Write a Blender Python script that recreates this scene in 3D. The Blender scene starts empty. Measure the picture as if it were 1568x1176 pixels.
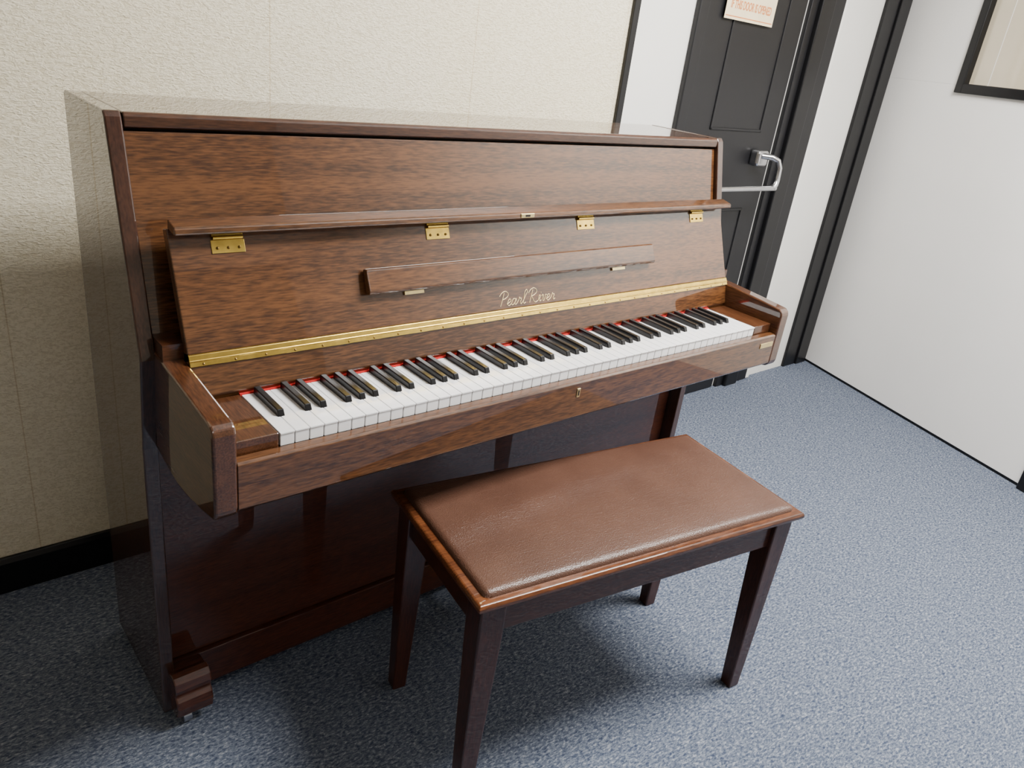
import bpy, bmesh, math
from mathutils import Vector, Matrix

COL = bpy.context.scene.collection

# ---------------------------------------------------------------- materials
def new_mat(name):
    m = bpy.data.materials.new(name); m.use_nodes = True
    nt = m.node_tree
    return m, nt, nt.nodes['Principled BSDF']

def simple(name, col, rough=.5, metal=0., coat=0., spec=.5, var=.06, scale=40, bump=0.):
    m, nt, b = new_mat(name)
    tc = nt.nodes.new('ShaderNodeTexCoord')
    no = nt.nodes.new('ShaderNodeTexNoise'); no.inputs['Scale'].default_value = scale
    no.inputs['Detail'].default_value = 4
    nt.links.new(tc.outputs['Object'], no.inputs['Vector'])
    r = nt.nodes.new('ShaderNodeValToRGB')
    r.color_ramp.elements[0].position = .3; r.color_ramp.elements[1].position = .7
    r.color_ramp.elements[0].color = (*[c*(1-var) for c in col], 1)
    r.color_ramp.elements[1].color = (*[min(1, c*(1+var)) for c in col], 1)
    nt.links.new(no.outputs['Fac'], r.inputs['Fac'])
    nt.links.new(r.outputs['Color'], b.inputs['Base Color'])
    b.inputs['Roughness'].default_value = rough
    b.inputs['Metallic'].default_value = metal
    b.inputs['Coat Weight'].default_value = coat
    b.inputs['Coat Roughness'].default_value = .05
    b.inputs['Specular IOR Level'].default_value = spec
    if bump:
        bp = nt.nodes.new('ShaderNodeBump'); bp.inputs['Strength'].default_value = bump
        bp.inputs['Distance'].default_value = .002
        nt.links.new(no.outputs['Fac'], bp.inputs['Height'])
        nt.links.new(bp.outputs['Normal'], b.inputs['Normal'])
    return m

def wood(name, dark, light, axis='x', coat=1., rough=.4, crough=.015, fig=.9, ior=1.66):
    m, nt, b = new_mat(name)
    tc = nt.nodes.new('ShaderNodeTexCoord')
    def noise(sc_long, sc_cross, detail, dist=0.):
        mp = nt.nodes.new('ShaderNodeMapping')
        s = {'x': (sc_long, sc_cross, sc_cross), 'y': (sc_cross, sc_long, sc_cross), 'z': (sc_cross, sc_cross, sc_long)}[axis]
        mp.inputs['Scale'].default_value = s
        nt.links.new(tc.outputs['Object'], mp.inputs['Vector'])
        n = nt.nodes.new('ShaderNodeTexNoise'); n.inputs['Scale'].default_value = 1
        n.inputs['Detail'].default_value = detail; n.inputs['Distortion'].default_value = dist
        nt.links.new(mp.outputs['Vector'], n.inputs['Vector'])
        return n
    n1 = noise(fig, 34, 6, .15)
    n2 = noise(42, 360, 3)
    n3 = noise(3.5, 5.5, 3)
    mx = nt.nodes.new('ShaderNodeMath'); mx.operation = 'MULTIPLY_ADD'
    mx.inputs[1].default_value = .52
    nt.links.new(n2.outputs['Fac'], mx.inputs[0])
    m2 = nt.nodes.new('ShaderNodeMath'); m2.operation = 'MULTIPLY'; m2.inputs[1].default_value = .34
    m3 = nt.nodes.new('ShaderNodeMath'); m3.operation = 'MULTIPLY_ADD'; m3.inputs[1].default_value = .14
    nt.links.new(n1.outputs['Fac'], m2.inputs[0]); nt.links.new(n3.outputs['Fac'], m3.inputs[0])
    nt.links.new(m2.outputs[0], m3.inputs[2]); nt.links.new(m3.outputs[0], mx.inputs[2])
    r = nt.nodes.new('ShaderNodeValToRGB')
    r.color_ramp.elements[0].position = .40; r.color_ramp.elements[1].position = .60
    r.color_ramp.elements[0].color = (*dark, 1); r.color_ramp.elements[1].color = (*light, 1)
    nt.links.new(mx.outputs[0], r.inputs['Fac'])
    nt.links.new(r.outputs['Color'], b.inputs['Base Color'])
    b.inputs['Roughness'].default_value = rough
    b.inputs['Specular IOR Level'].default_value = .2
    b.inputs['Coat Weight'].default_value = coat
    b.inputs['Coat Roughness'].default_value = crough
    b.inputs['Coat IOR'].default_value = ior
    return m

WP = wood('wood_panel', (.034, .0115, .0035), (.128, .050, .0155), 'x')
WD = wood('wood_dark', (.028, .0085, .003), (.074, .026, .0095), 'x')
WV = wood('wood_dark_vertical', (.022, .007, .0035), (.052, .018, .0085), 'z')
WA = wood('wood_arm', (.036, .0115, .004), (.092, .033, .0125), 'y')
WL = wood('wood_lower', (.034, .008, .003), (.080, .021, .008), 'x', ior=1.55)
WB = wood('wood_bench', (.050, .015, .006), (.16, .053, .018), 'x', rough=.3, coat=.6, ior=1.5)
WBL = wood('wood_bench_leg', (.030, .008, .005), (.065, .019, .011), 'z', coat=.6, ior=1.5)
WBA = wood('wood_bench_apron', (.032, .009, .005), (.075, .023, .011), 'x', coat=.6, ior=1.5)
BRASS = simple('brass', (.75, .52, .12), .25, 1., var=.15, scale=60)
BRASS2 = simple('brass_plate', (.8, .64, .32), .3, 1., var=.1)
GOLD = simple('gold_paint', (.80, .62, .32), .4, .2)
STEEL = simple('steel', (.6, .6, .62), .25, 1.)
SCREW = simple('screw', (.25, .16, .05), .4, 1.)
WHITE = simple('key_white', (.88, .88, .89), .15, coat=.6, var=.01)
BLACKK = simple('key_black', (.004, .004, .005), .28, coat=.0, spec=.45)
RED = simple('felt_red', (.50, .008, .008), .9)
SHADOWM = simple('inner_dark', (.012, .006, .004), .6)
BLK = simple('paint_black', (.006, .006, .007), .35, spec=.35)
BLKD = simple('door_paint_black', (.0095, .0095, .011), .42, spec=.35)

def leather():
    m, nt, b = new_mat('leather_brown')
    tc = nt.nodes.new('ShaderNodeTexCoord')
    v = nt.nodes.new('ShaderNodeTexVoronoi'); v.inputs['Scale'].default_value = 420
    nt.links.new(tc.outputs['Object'], v.inputs['Vector'])
    n = nt.nodes.new('ShaderNodeTexNoise'); n.inputs['Scale'].default_value = 9; n.inputs['Detail'].default_value = 6
    nt.links.new(tc.outputs['Object'], n.inputs['Vector'])
    r = nt.nodes.new('ShaderNodeValToRGB')
    r.color_ramp.elements[0].position = .3; r.color_ramp.elements[1].position = .7
    r.color_ramp.elements[0].color = (.070, .031, .019, 1); r.color_ramp.elements[1].color = (.092, .043, .027, 1)
    nt.links.new(n.outputs['Fac'], r.inputs['Fac']); nt.links.new(r.outputs['Color'], b.inputs['Base Color'])
    # fine creases
    mp = nt.nodes.new('ShaderNodeMapping'); mp.inputs['Scale'].default_value = (4, 26, 4)
    nt.links.new(tc.outputs['Object'], mp.inputs['Vector'])
    cr = nt.nodes.new('ShaderNodeTexNoise'); cr.inputs['Scale'].default_value = 4; cr.inputs['Detail'].default_value = 5; cr.inputs['Distortion'].default_value = 1.5
    nt.links.new(mp.outputs['Vector'], cr.inputs['Vector'])
    bp = nt.nodes.new('ShaderNodeBump'); bp.inputs['Strength'].default_value = .45; bp.inputs['Distance'].default_value = .001
    nt.links.new(v.outputs['Distance'], bp.inputs['Height'])
    bp2 = nt.nodes.new('ShaderNodeBump'); bp2.inputs['Strength'].default_value = .4; bp2.inputs['Distance'].default_value = .005
    nt.links.new(n.outputs['Fac'], bp2.inputs['Height']); nt.links.new(bp.outputs['Normal'], bp2.inputs['Normal'])
    bp3 = nt.nodes.new('ShaderNodeBump'); bp3.inputs['Strength'].default_value = .25; bp3.inputs['Distance'].default_value = .002
    nt.links.new(cr.outputs['Fac'], bp3.inputs['Height']); nt.links.new(bp2.outputs['Normal'], bp3.inputs['Normal'])
    nt.links.new(bp3.outputs['Normal'], b.inputs['Normal'])
    b.inputs['Roughness'].default_value = .38
    return m
LEATHER = leather()

def carpet():
    m, nt, b = new_mat('carpet_blue_grey')
    tc = nt.nodes.new('ShaderNodeTexCoord')
    mp = nt.nodes.new('ShaderNodeMapping'); mp.inputs['Scale'].default_value = (.6, 1.4, 1); mp.inputs['Rotation'].default_value = (0, 0, .45)
    nt.links.new(tc.outputs['Object'], mp.inputs['Vector'])
    n = nt.nodes.new('ShaderNodeTexNoise'); n.inputs['Scale'].default_value = 165; n.inputs['Detail'].default_value = 3
    n.inputs['Roughness'].default_value = .7; n.inputs['Distortion'].default_value = .5
    nt.links.new(mp.outputs['Vector'], n.inputs['Vector'])
    r = nt.nodes.new('ShaderNodeValToRGB'); e = r.color_ramp.elements
    e[0].position = .33; e[0].color = (.036, .048, .086, 1)
    e[1].position = .70; e[1].color = (.34, .36, .40, 1)
    x = e.new(.46); x.color = (.092, .112, .158, 1)
    x = e.new(.56); x.color = (.155, .178, .225, 1)
    nt.links.new(n.outputs['Fac'], r.inputs['Fac'])
    nt.links.new(r.outputs['Color'], b.inputs['Base Color'])
    n2 = nt.nodes.new('ShaderNodeTexNoise'); n2.inputs['Scale'].default_value = 300; n2.inputs['Detail'].default_value = 2
    nt.links.new(tc.outputs['Object'], n2.inputs['Vector'])
    bp = nt.nodes.new('ShaderNodeBump'); bp.inputs['Strength'].default_value = .6; bp.inputs['Distance'].default_value = .004
    nt.links.new(n2.outputs['Fac'], bp.inputs['Height']); nt.links.new(bp.outputs['Normal'], b.inputs['Normal'])
    b.inputs['Roughness'].default_value = .95; b.inputs['Specular IOR Level'].default_value = .1
    return m
CARPET = carpet()

def wallpaper(name, c1, c2):
    m, nt, b = new_mat(name)
    tc = nt.nodes.new('ShaderNodeTexCoord')
    mp = nt.nodes.new('ShaderNodeMapping'); mp.inputs['Scale'].default_value = (.8, 1, 1.7)
    nt.links.new(tc.outputs['Object'], mp.inputs['Vector'])
    n = nt.nodes.new('ShaderNodeTexNoise'); n.inputs['Scale'].default_value = 150; n.inputs['Detail'].default_value = 2.0; n.inputs['Distortion'].default_value = .8
    nt.links.new(mp.outputs['Vector'], n.inputs['Vector'])
    n3 = nt.nodes.new('ShaderNodeTexNoise'); n3.inputs['Scale'].default_value = 1.6; n3.inputs['Detail'].default_value = 3
    nt.links.new(tc.outputs['Object'], n3.inputs['Vector'])
    r = nt.nodes.new('ShaderNodeValToRGB')
    r.color_ramp.elements[0].position = .35; r.color_ramp.elements[1].position = .65
    r.color_ramp.elements[0].color = (*c1, 1); r.color_ramp.elements[1].color = (*c2, 1)
    nt.links.new(n3.outputs['Fac'], r.inputs['Fac'])
    r2 = nt.nodes.new('ShaderNodeValToRGB')
    r2.color_ramp.elements[0].position = .38; r2.color_ramp.elements[1].position = .55
    r2.color_ramp.elements[0].color = (.84, .82, .77, 1); r2.color_ramp.elements[1].color = (1, 1, 1, 1)
    nt.links.new(n.outputs['Fac'], r2.inputs['Fac'])
    m0 = nt.nodes.new('ShaderNodeMix'); m0.data_type = 'RGBA'; m0.blend_type = 'MULTIPLY'; m0.inputs[0].default_value = 1
    nt.links.new(r.outputs['Color'], m0.inputs[6]); nt.links.new(r2.outputs['Color'], m0.inputs[7])
    out = m0.outputs[2]
    sx = nt.nodes.new('ShaderNodeSeparateXYZ'); nt.links.new(tc.outputs['Object'], sx.inputs[0])
    a = nt.nodes.new('ShaderNodeMath'); a.operation = 'ADD'; a.inputs[1].default_value = 5.53 - .333
    nt.links.new(sx.outputs['X'], a.inputs[0])
    mo = nt.nodes.new('ShaderNodeMath'); mo.operation = 'MODULO'; mo.inputs[1].default_value = .553
    nt.links.new(a.outputs[0], mo.inputs[0])
    lt = nt.nodes.new('ShaderNodeMath'); lt.operation = 'LESS_THAN'; lt.inputs[1].default_value = .0025
    nt.links.new(mo.outputs[0], lt.inputs[0])
    mix = nt.nodes.new('ShaderNodeMix'); mix.data_type = 'RGBA'; mix.blend_type = 'MULTIPLY'
    mix.inputs[7].default_value = (.82, .76, .67, 1)
    nt.links.new(lt.outputs[0], mix.inputs[0]); nt.links.new(out, mix.inputs[6])
    nt.links.new(mix.outputs[2], b.inputs['Base Color'])
    bp = nt.nodes.new('ShaderNodeBump'); bp.inputs['Strength'].default_value = .8; bp.inputs['Distance'].default_value = .003
    nt.links.new(n.outputs['Fac'], bp.inputs['Height']); nt.links.new(bp.outputs['Normal'], b.inputs['Normal'])
    b.inputs['Roughness'].default_value = .6
    return m
WALLP = wallpaper('wallpaper_cream', (.86, .775, .575), (.89, .82, .64))
WALLW = simple('wall_white', (.85, .835, .79), .55, var=.02, scale=5)
DOORW = simple('door_white', (.88, .865, .84), .45, var=.015, scale=5)
CEIL = simple('ceiling_white', (.85, .85, .83), .8, var=.02)
WALLF = simple('wall_taupe', (.27, .235, .19), .7, var=.04, scale=5)

# ---------------------------------------------------------------- mesh helpers
def finish(me, name, mat, parent=None, bevel=0., seg=3, smooth=False):
    ob = bpy.data.objects.new(name, me); COL.objects.link(ob)
    if mat: me.materials.append(mat)
    if parent: ob.parent = parent
    if smooth:
        for p in me.polygons: p.use_smooth = True
    if bevel:
        b = ob.modifiers.new('bevel', 'BEVEL'); b.width = bevel; b.segments = seg
        b.limit_method = 'ANGLE'; b.angle_limit = math.radians(35)
        b.harden_normals = False
    return ob

def add_box(bm, x0, x1, y0, y1, z0, z1):
    vs = [bm.verts.new((x, y, z)) for x in (x0, x1) for y in (y0, y1) for z in (z0, z1)]
    for f in ((0,1,3,2),(4,6,7,5),(0,4,5,1),(2,3,7,6),(0,2,6,4),(1,5,7,3)):
        bm.faces.new([vs[i] for i in f])
    return vs

def add_prism(bm, prof, x0, x1, axis='x'):
    def P(a, u, v):
        return {'x': (a, u, v), 'y': (u, a, v), 'z': (u, v, a)}[axis]
    A = [bm.verts.new(P(x0, *p)) for p in prof]; B = [bm.verts.new(P(x1, *p)) for p in prof]
    bm.faces.new(A); bm.faces.new(B[::-1])
    n = len(prof)
    for i in range(n):
        bm.faces.new([A[i], B[i], B[(i+1) % n], A[(i+1) % n]])

def mesh_from(bm, name):
    bmesh.ops.recalc_face_normals(bm, faces=bm.faces[:])
    me = bpy.data.meshes.new(name); bm.to_mesh(me); bm.free(); return me

def box(name, x0, x1, y0, y1, z0, z1, mat, parent=None, bevel=0., seg=3):
    bm = bmesh.new(); add_box(bm, x0, x1, y0, y1, z0, z1)
    return finish(mesh_from(bm, name), name, mat, parent, bevel, seg)

def prism(name, prof, a0, a1, mat, parent=None, bevel=0., axis='x', seg=3):
    bm = bmesh.new(); add_prism(bm, prof, a0, a1, axis)
    return finish(mesh_from(bm, name), name, mat, parent, bevel, seg)

def cyl(name, c, r, h, mat, parent=None, axis='z', seg=24):
    bm = bmesh.new()
    bmesh.ops.create_cone(bm, cap_ends=True, segments=seg, radius1=r, radius2=r, depth=h)
    M = {'z': Matrix(), 'x': Matrix.Rotation(math.pi/2, 4, 'Y'), 'y': Matrix.Rotation(math.pi/2, 4, 'X')}[axis]
    bmesh.ops.transform(bm, matrix=Matrix.Translation(c) @ M, verts=bm.verts[:])
    return finish(mesh_from(bm, name), name, mat, parent, .001, 2)

def tube(name, pts, r, mat, parent=None):
    cu = bpy.data.curves.new(name, 'CURVE'); cu.dimensions = '3D'; cu.bevel_depth = r; cu.bevel_resolution = 4; cu.use_fill_caps = True
    sp = cu.splines.new('POLY'); sp.points.add(len(pts)-1)
    for p, q in zip(sp.points, pts): p.co = (*q, 1)
    ob = bpy.data.objects.new(name, cu); COL.objects.link(ob); cu.materials.append(mat)
    if parent: ob.parent = parent
    return ob

def empty(name, loc=(0, 0, 0), rz=0):
    e = bpy.data.objects.new(name, None); COL.objects.link(e); e.location = loc; e.rotation_euler = (0, 0, rz)
    e.empty_display_size = .1
    return e

def text(name, body, size, mat, M, parent=None, shear=0., extrude=.0003, align='CENTER', offset=0.):
    cu = bpy.data.curves.new(name, 'FONT'); cu.body = body; cu.size = size; cu.align_x = align; cu.align_y = 'CENTER'
    cu.shear = shear; cu.extrude = extrude; cu.offset = offset
    cu.materials.append(mat)
    ob = bpy.data.objects.new(name, cu); COL.objects.link(ob); ob.matrix_world = M
    if parent: ob.parent = parent
    return ob

# ================================================================= ROOM
YW = .791
HZ = 2.45
XLW = -1.7; YFW = -3.2
H = Vector((3.160, .815, 0)); u = Vector((-.335, -.942, 0)).normalized()
RZ = math.atan2(u.y, u.x)

box('floor', XLW-.2, 3.9, YFW-.2, YW+.2, -.1, 0, CARPET)
box('ceiling', XLW-.2, 3.9, YFW-.2, YW+.2, HZ, HZ+.1, CEIL)
box('wall_back', XLW-.1, 1.455, YW, YW+.1, 0, HZ, WALLP)
bw2 = box('wall_back_white', 1.455, 3.4, YW, YW+.1, 0, HZ, WALLW)
box('wall_left', XLW-.1, XLW, YFW, YW, 0, HZ, WALLF)
box('wall_front', XLW-.1, 3.4, YFW-.1, YFW, 0, HZ, WALLF)
prism('baseboard_back', [(YW, 0), (YW-.014, 0), (YW-.014, .078), (YW-.008, .09), (YW, .09)], XLW, 1.455, BLK, bevel=.002)
box('baseboard_left', XLW, XLW+.014, YFW, YW-.014, 0, .09, BLK, bevel=.002)
box('trim_1', 1.452, 1.478, YW-.012, YW, 0, HZ, BLK, bevel=.002)
box('baseboard_back_right', 1.478, 1.75, YW-.014, YW, 0, .09, BLK, bevel=.002)
box('trim_2', 2.612, 2.640, YW-.022, YW, 0, HZ, WALLW, bevel=.008)
# black post beside the angled door
box('trim_3', 2.945, 3.045, YW-.014, YW, 0, HZ, BLK, bevel=.003)
box('trim_4', 3.048, 3.135, YW-.022, YW, 0, HZ, BLK, bevel=.003)

# ---- black panelled exit door
d1 = empty('door_1', (2.05, YW, 0))
def dbox(n, *a, **k):
    o = box(n, *a, **k); o.parent = d1; o.matrix_parent_inverse = Matrix.Translation((-2.05, -YW, 0)); return o
dbox('leaf', 1.80, 2.365, YW-.012, YW, .005, 2.0, BLKD, bevel=.003)
dbox('jamb_left', 1.745, 1.795, YW-.02, YW, 0, 2.06, BLKD, bevel=.005)
dbox('jamb_stop', 2.385, 2.43, YW-.018, YW, 0, 2.0, BLKD, bevel=.004)
dbox('jamb_right', 2.43, 2.52, YW-.035, YW, 0, 2.06, BLK, bevel=.006)
dbox('architrave_right', 2.52, 2.612, YW-.022, YW, 0, 2.12, BLKD, bevel=.006)
dbox('head', 1.745, 2.612, YW-.03, YW, 2.0, 2.12, BLK, bevel=.005)
dbox('gap_glint', 2.368, 2.372, YW-.006, YW, 0, 2.0, STEEL)  # bright strip stands in for the shine in the door gap
for i, (za, zb_) in enumerate(((.16, .80), (1.085, 1.88))):
    for j, (xa, xb) in enumerate(((1.94, 2.26),)):
        t = .010
        dbox(f'mould_{i}{j}_a', xa, xb, YW-.0165, YW-.010, za, za+t, BLKD, bevel=.003)
        dbox(f'mould_{i}{j}_b', xa, xb, YW-.0165, YW-.010, zb_-t, zb_, BLKD, bevel=.003)
        dbox(f'mould_{i}{j}_c', xa, xa+t, YW-.0165, YW-.010, za, zb_, BLKD, bevel=.003)
        dbox(f'mould_{i}{j}_d', xb-t, xb, YW-.0165, YW-.010, za, zb_, BLKD, bevel=.003)

# push bar on the door
pb = empty('door_push_bar', (2.3, YW-.012, .95))
def pk(o):
    o.parent = pb; o.matrix_parent_inverse = Matrix.Translation((-2.3, -(YW-.012), -.95)); return o
pk(box('mount', 2.225, 2.295, YW-.055, YW-.012, .965, 1.025, STEEL, bevel=.012))
pk(tube('arm', [(2.25, YW-.05, 1.005), (2.275, YW-.08, 1.005), (2.292, YW-.098, .995), (2.299, YW-.106, .97), (2.297, YW-.11, .925), (2.29, YW-.112, .908), (2.275, YW-.112, .897)], .011, STEEL))
pk(tube('bar', [(2.292, YW-.112, .897), (1.86, YW-.112, .897)], .010, STEEL))
pk(box('mount_far', 1.83, 1.87, YW-.12, YW-.012, .87, .93, STEEL, bevel=.006))

# paper sign
PAPER = simple('paper_cream', (.86, .72, .46), .7, var=.05, scale=12)
ORNG = simple('ink_orange', (.65, .22, .06), .7)
sg = box('door_sign', 1.873, 2.155, YW-.0235, YW-.0225, 1.437, 1.64, PAPER)
box('sign_border', 1.878, 2.15, YW-.0238, YW-.0230, 1.445, 1.448, ORNG, sg)
for i, (tx, zz) in enumerate((('EMERGENCY EXIT', 1.60), ('ALARM WILL SOUND', 1.54), ('IF THIS DOOR IS OPENED', 1.482))):
    o = text(f'line_{i}', tx, .021 if i == 2 else .026, ORNG, Matrix.Translation((2.014, YW-.024, zz)) @ Matrix.Rotation(math.pi/2, 4, 'X'), extrude=.0002, offset=.0004)
    o.scale = (.98, 1.7, 1); o.parent = sg

# ---- angled white door with vision window (local frame, x along the door)
d2 = empty('door_2', H, RZ)
L = 1.247
def d2b(n, *a, **k): return box(n, *a, parent=d2, **k)
wx0, wx1, wz0, wz1 = .43, 1.05, 1.345, 2.02
d2b('leaf_bottom', .0, L, 0, .045, .012, wz0, DOORW, bevel=.002)
d2b('leaf_hinge_side', .0, wx0, 0, .045, wz0, 2.3, DOORW)
d2b('leaf_lock_side', wx1, L, 0, .045, wz0, 2.3, DOORW)
d2b('leaf_top', wx0, wx1, 0, .045, wz1, 2.3, DOORW)
fw = .030
d2b('window_frame_left', wx0-fw, wx0+.006, -.014, .02, wz0-fw, wz1+fw, BLK, bevel=.004)
d2b('window_frame_right', wx1-.006, wx1+fw, -.014, .02, wz0-fw, wz1+fw, BLK, bevel=.004)
d2b('window_frame_bottom', wx0-fw, wx1+fw, -.0135, .02, wz0-fw, wz0+.006, BLK, bevel=.004)
d2b('window_frame_top', wx0-fw, wx1+fw, -.0135, .02, wz1-.006, wz1+fw, BLK, bevel=.004)
PANE = simple('pane', (.62, .54, .40), .12, coat=.8, var=.08, scale=3)  # beige wall mirrored in the glass is put into the pane colour
d2b('pane', wx0, wx1, .014, .02, wz0, wz1, PANE)
d2b('pane_seam_reflection', wx0+.09, wx0+.093, .0135, .0145, wz0, wz1, WALLW)  # pale line paints the wall seam that shows in the glass
d2b('sill_strip', 0, L, .004, .04, 0, .012, BLK)
wr = box('wall_right', L+.085, 4.4, 0, .1, 0, HZ, WALLW); wr.location = H; wr.rotation_euler = (0, 0, RZ)
wr2 = box('wall_right_over_door', 0, L+.085, 0, .1, 2.3, HZ, WALLW); wr2.location = H; wr2.rotation_euler = (0, 0, RZ)
t5 = box('trim_5', L+.003, L+.085, -.02, .1, 0, 2.3, BLK, bevel=.004); t5.location = H; t5.rotation_euler = (0, 0, RZ)

# ================================================================= PIANO
P = empty('upright_piano')
XL, XR = -.1265, 1.3490
T = .024
YB = .532; YF = .298; ZT = 1.116
SL = (YF-.212)/(ZT-.765)
side_prof = [(YB, .02), (YB, ZT-.004), (YB-.004, ZT), (YF+.006, ZT), (YF, ZT-.008), (.212, .765), (.222, .70), (.236, .60), (.236, .02)]
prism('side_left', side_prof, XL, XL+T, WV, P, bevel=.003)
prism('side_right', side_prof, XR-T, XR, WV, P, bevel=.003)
XI0, XI1 = XL+T, XR-T
# lid
prism('lid', [(YB, ZT-.001), (YF+.004, ZT-.001), (YF-.001, ZT-.006), (YF, ZT-.022), (YF+.006, ZT-.024), (YB, ZT-.024)], XI0+.0015, XI1-.0015, WD, P, bevel=.002)
# upper front panel (leaning)
def yside(z): return .212 + SL*(z-.765)
zt_ = ZT-.028
prism('upper_panel', [(yside(zt_)+.012, zt_), (yside(.78)+.012, .78), (yside(.78)+.032, .78), (yside(zt_)+.032, zt_)], XI0+.001, XI1-.001, WP, P, bevel=.001)
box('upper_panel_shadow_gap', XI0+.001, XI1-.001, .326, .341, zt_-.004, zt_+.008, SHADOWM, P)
# back
box('back_board', XI0, XI1, YB-.03, YB-.012, .03, ZT-.03, WV, P)
# fallboard
a = math.atan(.386)
FZ0, FZ1 = .787, .962
def yf(z, off=0.): return .161 + .386*(z-.787) - off
X0, X1 = -.0726, 1.2946
prism('fallboard', [(yf(FZ0), FZ0), (yf(FZ1), FZ1), (yf(FZ1)+.018, FZ1-.004), (yf(FZ0)+.018, FZ0-.004)], X0, X1, WP, P, bevel=.002)
# folded lip at the fallboard's upper edge
prism('fallboard_lip', [(.201, .958), (.198, .961), (.199, .9685), (.203, .971), (.228, .9770), (.230, .962)], X0+.002, X1+.006, WP, P, bevel=.002)
# music ledge
def fpt(x, z, off):   # point on fallboard plane moved outwards
    return Vector((x, yf(z) - off*math.cos(a), z + off*math.sin(a)))
bm = bmesh.new()
pr = []
for z, o in ((.842, .004), (.842, .016), (.846, .019), (.881, .016), (.884, .012), (.884, .003)):
    q = fpt(0, z, o); pr.append((q.y, q.z))
add_prism(bm, pr, .238, .998)
finish(mesh_from(bm, 'music_ledge'), 'music_ledge', WP, P, .002)
def plate(name, x, z, w, h, mat, off=.0015):
    bm = bmesh.new(); pr = []
    for zz, o in ((z-h/2, 0), (z-h/2, off), (z+h/2, off), (z+h/2, 0)):
        q = fpt(0, zz, o); pr.append((q.y, q.z))
    add_prism(bm, pr, x-w/2, x+w/2)
    return finish(mesh_from(bm, name), name, mat, P, .0004, 2)
for i, x in enumerate((.337, .886)):
    plate(f'ledge_hinge_{i}', x, .8385, .042, .006, BRASS2, .004)
for i, x in enumerate((.014, .406, .797, 1.190)):
    plate(f'lip_hinge_leaf_{i}', x, .934, .052, .019, BRASS)
    bm = bmesh.new(); q = fpt(x, .9465, .004)
    bmesh.ops.create_cone(bm, cap_ends=True, segments=12, radius1=.003, radius2=.003, depth=.046)
    bmesh.ops.transform(bm, matrix=Matrix.Translation(q) @ Matrix.Rotation(math.pi/2, 4, 'Y'), verts=bm.verts[:])
    finish(mesh_from(bm, 'knuckle'), f'lip_hinge_knuckle_{i}', BRASS, P)
    plate(f'lip_hinge_upper_{i}', x, .954, .048, .012, BRASS, .004)
    for dx in (-.017, 0, .017):
        bm = bmesh.new(); q = fpt(x+dx, .932, .002)
        bmesh.ops.create_uvsphere(bm, u_segments=10, v_segments=6, radius=.0024)
        bmesh.ops.transform(bm, matrix=Matrix.Translation(q), verts=bm.verts[:])
        finish(mesh_from(bm, 'screw'), f'lip_screw_{i}_{int(dx*1000)}', SCREW, P)
# lock plate on lip
box('lock_plate', .589, .625, .1965, .1995, .9605, .9695, BRASS2, P, bevel=.002)
box('lock_slot', .601, .613, .1958, .1975, .963, .967, SHADOWM, P)
# logo : gold script lettering drawn as strokes
GL = {
 'P': (.60, [[(.12,0),(.17,.5),(.2,.93)], [(-.12,.72),(.03,.96),(.35,1.02),(.56,.8),(.42,.55),(.2,.47)]]),
 'R': (.85, [[(.12,0),(.17,.5),(.2,.93)], [(-.12,.72),(.03,.96),(.35,1.02),(.56,.8),(.42,.55),(.2,.47)], [(.22,.47),(.40,.2),(.60,.0),(.84,.08)]]),
 'e': (.36, [[(0,.12),(.15,.2),(.27,.36),(.19,.46),(.08,.36),(.06,.12),(.18,0),(.36,.12)]]),
 'a': (.48, [[(.30,.38),(.18,.46),(.04,.28),(.08,.03),(.2,.05),(.30,.25),(.33,.44),(.30,.14),(.37,.02),(.48,.1)]]),
 'r': (.44, [[(0,.1),(.1,.38),(.12,.5),(.2,.40),(.29,.41),(.27,.15),(.33,.02),(.44,.1)]]),
 'l': (.28, [[(0,.1),(.18,.6),(.21,.96),(.12,.98),(.08,.3),(.14,.02),(.28,.08)]]),
 'i': (.26, [[(0,.1),(.1,.45),(.09,.12),(.16,.02),(.26,.1)], [(.12,.63),(.135,.66)]]),
 'v': (.42, [[(0,.36),(.08,.46),(.13,.2),(.18,.02),(.3,.25),(.33,.46),(.42,.42)]]),
 ' ': (.22, []),
}
cu = bpy.data.curves.new('logo_lettering', 'CURVE'); cu.dimensions = '3D'; cu.bevel_depth = .0008; cu.bevel_resolution = 1; cu.resolution_u = 6
word = 'Pearl River'; tot = sum(GL[c][0] for c in word); k = .152/tot; ox = 0
for c in word:
    for st in GL[c][1]:
        sp = cu.splines.new('BEZIER'); sp.bezier_points.add(len(st)-1)
        for bp_, (px, py) in zip(sp.bezier_points, st):
            X = (ox+px+.35*py)*k - .077; Y = (py-.45)*k*.86
            bp_.co = (X, Y, 0); bp_.handle_left_type = bp_.handle_right_type = 'AUTO'
    ox += GL[c][0]
lo = bpy.data.objects.new('logo_lettering', cu); COL.objects.link(lo); cu.materials.append(GOLD)
lo.matrix_world = Matrix.Translation(fpt(.608, .805, .0003)) @ Matrix.Rotation(math.pi/2 - a, 4, 'X'); lo.parent = P
# continuous brass hinge
prism('continuous_hinge', [(yf(.771)-.001, .770), (yf(.771)-.004, .771), (yf(.787)-.003, .787), (yf(.787), .788)], X0, X1, BRASS, P, bevel=.0006)
tube('hinge_knuckle', [(X0, .1555, .7785), (X1, .1555, .7785)], .0022, BRASS, P)
bm = bmesh.new()
for i in range(28):
    x = X0 + .02 + i*(X1-X0-.04)/27
    bmesh.ops.create_uvsphere(bm, u_segments=8, v_segments=6, radius=.0022, matrix=Matrix.Translation((x, yf(.7745)-.0035, .7735)))
finish(mesh_from(bm, 'hinge_screws'), 'hinge_screws', SCREW, P)
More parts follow.
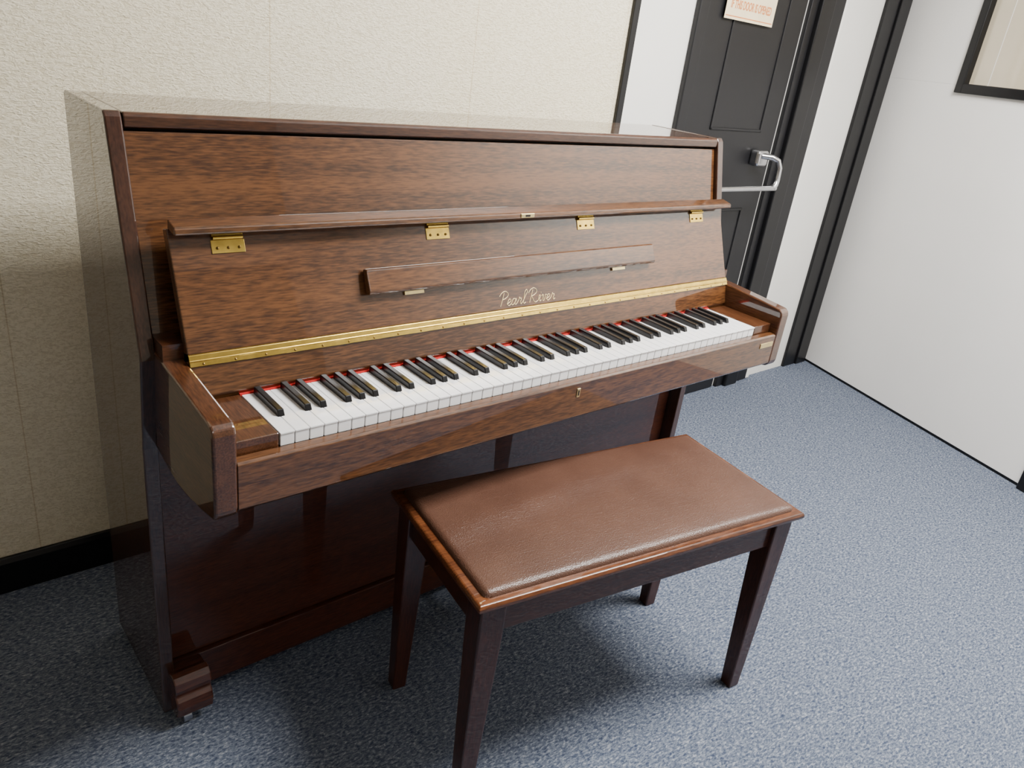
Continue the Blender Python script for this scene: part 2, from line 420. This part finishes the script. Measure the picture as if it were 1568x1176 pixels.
# fixed fallboard rail behind keys
prism('key_back_rail', [(.146, .718), (.143, .724), (.146, .736), (.154, .770), (.175, .772), (.20, .70), (.15, .70)], X0+.001, X1-.001, WP, P, bevel=.001)
box('felt_strip', -.002, 1.224, .1412, .147, .705, .7172, RED, P)
# arms
arm = [(.225, .778), (.10, .768), (.0, .7585), (-.012, .7565), (-.019, .751), (-.0215, .742), (-.0215, .622), (-.019, .612), (-.012, .606),
       (.03, .596), (.085, .587), (.14, .583), (.18, .588), (.236, .60)]
prism('arm_left', arm, -.1054, -.0715, WA, P, bevel=.004)
prism('arm_right', arm, 1.2935, 1.3274, WA, P, bevel=.004)
# key blocks
for n, a0, a1 in (('left', -.0712, -.0012), ('right', 1.2232, 1.2932)):
    box('key_block_'+n, a0, a1, .001, .145, .66, .716, WA, P, bevel=.002)
# key slip + key bed
prism('key_slip', [(-.002, .695), (-.017, .694), (-.0205, .690), (-.0205, .618), (-.017, .614), (-.002, .612)], -.0712, 1.2932, WP, P, bevel=.001)
box('key_bed', -.0712, 1.2932, -.001, .28, .606, .660, WD, P, bevel=.002)
box('side_filler_left', XI0, X0+.001, .18, .30, .60, .80, WD, P)
box('side_filler_right', X1-.001, XI1, .18, .30, .60, .80, WD, P)
box('keyhole_plate', .5965, .6055, -.0222, -.020, .661, .680, BRASS2, P, bevel=.001)
box('keyhole', .5995, .6025, -.0228, -.0215, .665, .676, SHADOWM, P)
box('maker_plaque', 1.232, 1.286, -.0222, -.020, .664, .677, BRASS2, P, bevel=.001)
# keys
KW = 1.222/52
bw = bmesh.new(); bb = bmesh.new()
ZK = .7153
letters = 'ABCDEFG'
for i in range(52):
    x0 = i*KW + .0005; x1 = (i+1)*KW - .0005
    add_box(bw, x0, x1, -.0005, .142, ZK-.003, ZK)
    add_box(bw, x0+.0004, x1-.0004, .0008, .142, ZK-.022, ZK-.003)
    l = letters[i % 7]
    if l in 'ACDFG' and i < 51:
        off = {'A': .0012, 'C': -.0012, 'D': .0012, 'F': -.0016, 'G': 0}[l]
        xc = (i+1)*KW + off
        w0, w1 = .0060, .0052
        yA, yB_ = .047, .141
        z0, z1 = ZK-.004, ZK+.0115
        v = [bb.verts.new(p) for p in ((xc-w0, yA, z0), (xc+w0, yA, z0), (xc+w0, yB_, z0), (xc-w0, yB_, z0),
                                       (xc-w1, yA+.006, z1-.0015), (xc+w1, yA+.006, z1-.0015), (xc+w1, yB_, z1), (xc-w1, yB_, z1))]
        for f in ((0,3,2,1), (4,5,6,7), (0,1,5,4), (1,2,6,5), (2,3,7,6), (3,0,4,7)):
            bb.faces.new([v[k_] for k_ in f])
finish(mesh_from(bw, 'white_keys'), 'white_keys', WHITE, P, .0007, 2)
finish(mesh_from(bb, 'black_keys'), 'black_keys', BLACKK, P, .0014, 3)
box('key_frame', 0, 1.222, .002, .142, .66, .693, SHADOWM, P)
# lower case
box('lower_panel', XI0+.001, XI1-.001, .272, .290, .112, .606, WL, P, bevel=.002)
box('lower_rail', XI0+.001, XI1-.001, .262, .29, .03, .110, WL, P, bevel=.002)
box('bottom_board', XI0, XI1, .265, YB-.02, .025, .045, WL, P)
# toes with casters
toe = [(.30, .03), (.205, .03), (.197, .034), (.193, .056), (.197, .070), (.206, .078), (.202, .086), (.199, .097), (.203, .110), (.213, .118), (.226, .119), (.24, .112), (.30, .106)]
for n, a0, a1 in (('left', -.113, -.046), ('right', 1.268, 1.335)):
    prism('toe_'+n, toe, a0, a1, WL, P, bevel=.003)
    xc = (a0+a1)/2
    cyl('caster_wheel_'+n, (xc-.012, .222, .017), .017, .016, STEEL, P, 'x')
    box('caster_fork_'+n, xc-.024, xc, .218, .232, .017, .032, STEEL, P, bevel=.002)
    cyl('caster_back_'+n, (xc, .48, .017), .017, .016, STEEL, P, 'x')
    box('caster_back_fork_'+n, xc-.01, xc+.01, .47, .49, .017, .03, STEEL, P)
# pedals
for i, x in enumerate((.54, .611, .682)):
    bm = bmesh.new()
    pts = [(-.009, .27), (-.011, .20), (-.020, .175), (-.022, .155), (-.014, .143), (0, .139), (.014, .143), (.022, .155), (.020, .175), (.011, .20), (.009, .27)]
    add_prism(bm, [(x+p, q) for p, q in pts], .058, .066, 'z')
    finish(mesh_from(bm, 'pedal'), f'pedal_{i}', BRASS, P, .002)

# ================================================================= BENCH
B = empty('piano_bench', (.6165, -.1275, 0), -.1625)
hw, hd = .3797, .1804
ZB = .476
def bbx(n, *a, **k): return box(n, *a, parent=B, **k)
def rect_loft(name, rings, mat, bevel=0., cap=True, parent=B):
    bm = bmesh.new(); R = []
    for (w, d, z) in rings:
        R.append([bm.verts.new(p) for p in ((-w, -d, z), (w, -d, z), (w, d, z), (-w, d, z))])
    for r0, r1 in zip(R, R[1:]):
        for i in range(4): bm.faces.new((r0[i], r0[(i+1) % 4], r1[(i+1) % 4], r1[i]))
    bm.faces.new(R[0][::-1]); bm.faces.new(R[-1])
    return finish(mesh_from(bm, name), name, mat, parent, bevel)
rect_loft('seat_frame', [(hw-.012, hd-.012, ZB-.020), (hw-.005, hd-.005, ZB-.017), (hw-.001, hd-.001, ZB-.012), (hw, hd, ZB-.006), (hw-.003, hd-.003, ZB-.001), (hw-.006, hd-.006, ZB)], WB, .0015)
# cushion: rounded pad
bm = bmesh.new()
NX, NY = 64, 40
cw, cd_ = hw-.017, hd-.015
def padpt(i, j):
    s_ = math.sin((-1+2*i/NX)*math.pi/2); t_ = math.sin((-1+2*j/NY)*math.pi/2)
    x = s_*cw; y = t_*cd_
    ex = cw-abs(x); ey = cd_-abs(y)
    r = .012
    def f(e):
        e = min(e, r)/r; return math.sqrt(max(0, 1-(1-e)**2))
    h = .011*f(ex)*f(ey) + .005*(1-s_**4)*(1-t_**4)
    rc = .014
    if ex < rc and ey < rc:
        dx, dy = rc-ex, rc-ey; dd = math.hypot(dx, dy)
        if dd > rc:
            kk = rc/dd
            x = math.copysign(cw-rc+dx*kk, x); y = math.copysign(cd_-rc+dy*kk, y); h = 0
    return (x, y, ZB-.001+h)
G = [[bm.verts.new(padpt(i, j)) for j in range(NY+1)] for i in range(NX+1)]
for i in range(NX):
    for j in range(NY):
        bm.faces.new((G[i][j], G[i+1][j], G[i+1][j+1], G[i][j+1]))
bmesh.ops.recalc_face_normals(bm, faces=bm.faces[:])
me = bpy.data.meshes.new('cushion'); bm.to_mesh(me); bm.free()
finish(me, 'cushion', LEATHER, B, smooth=True)
# apron
ai = .024; AZ0 = .392; AZ1 = ZB-.018
bbx('apron_front', -hw+.045, hw-.045, -hd+ai, -hd+ai+.018, AZ0, AZ1, WBA, bevel=.002)
bbx('apron_back', -hw+.045, hw-.045, hd-ai-.018, hd-ai, AZ0, AZ1, WBA, bevel=.002)
bbx('apron_left', -hw+ai, -hw+ai+.018, -hd+.045, hd-.045, AZ0, AZ1, WBA, bevel=.002)
bbx('apron_right', hw-ai-.018, hw-ai, -hd+.045, hd-.045, AZ0, AZ1, WBA, bevel=.002)
bbx('box_bottom', -hw+.04, hw-.04, -hd+.04, hd-.04, AZ0+.004, AZ0+.010, WBA)
for i, (sx, sy) in enumerate(((-1, -1), (1, -1), (1, 1), (-1, 1))):
    bm = bmesh.new()
    rings = []
    for z, w in ((0, .029), (.38, .047), (AZ1, .048)):
        ins = .014 if z > .3 else .017
        ox, oy = sx*(hw-ins), sy*(hd-ins)
        ix, iy = ox-sx*w, oy-sy*w
        rings.append([bm.verts.new(p) for p in ((ox, oy, z), (ix, oy, z), (ix, iy, z), (ox, iy, z))])
    for r0, r1 in zip(rings, rings[1:]):
        for k_ in range(4): bm.faces.new((r0[k_], r0[(k_+1) % 4], r1[(k_+1) % 4], r1[k_]))
    bm.faces.new(rings[0]); bm.faces.new(rings[-1])
    finish(mesh_from(bm, 'leg'), f'leg_{i+1}', WBL, B, .003)

# ================================================================= LIGHTS
def troffer(name, x, y, w, d, power, emis):
    e = empty(name, (x, y, HZ))
    box('housing', -w/2-.03, w/2+.03, -d/2-.03, d/2+.03, -.03, 0, CEIL, e, bevel=.004)
    m, nt, b = new_mat('diffuser'); b.inputs['Emission Color'].default_value = (1, .98, .94, 1); b.inputs['Emission Strength'].default_value = emis
    box('diffuser', -w/2, w/2, -d/2, d/2, -.036, -.029, m, e)
    l = bpy.data.lights.new(name+'_light', 'AREA'); l.shape = 'RECTANGLE'; l.size = w; l.size_y = d; l.energy = power; l.color = (1, .975, .94)
    o = bpy.data.objects.new('tube_light', l); COL.objects.link(o); o.parent = e; o.location = (0, 0, -.045)
troffer('ceiling_light', 1.5, -.65, 1.2, .6, 162, 2.0)
troffer('added_fill', -.2, -2.2, 1.2, .6, 5, .3)  # added weak fill to lift the dark lower case; no fixture known there

w = bpy.data.worlds.new('world'); bpy.context.scene.world = w; w.use_nodes = True
w.node_tree.nodes['Background'].inputs[0].default_value = (.5, .5, .52, 1)
w.node_tree.nodes['Background'].inputs[1].default_value = .3

# ================================================================= CAMERA
R = [[.7632, -.63437, .12287], [-.17236, -.38313, -.90747], [.62275, .67141, -.40174]]
cd = bpy.data.cameras.new('camera'); cd.sensor_width = 36; cd.lens = 1171.32/1568*36; cd.clip_start = .02
co = bpy.data.objects.new('camera', cd); COL.objects.link(co)
r0, r1, r2 = (Vector(v) for v in R)
M = Matrix((( r0.x, -r1.x, -r2.x), (r0.y, -r1.y, -r2.y), (r0.z, -r1.z, -r2.z)))
co.matrix_world = Matrix.Translation((-.4229, -.9332, 1.2688)) @ M.to_4x4()
bpy.context.scene.camera = co
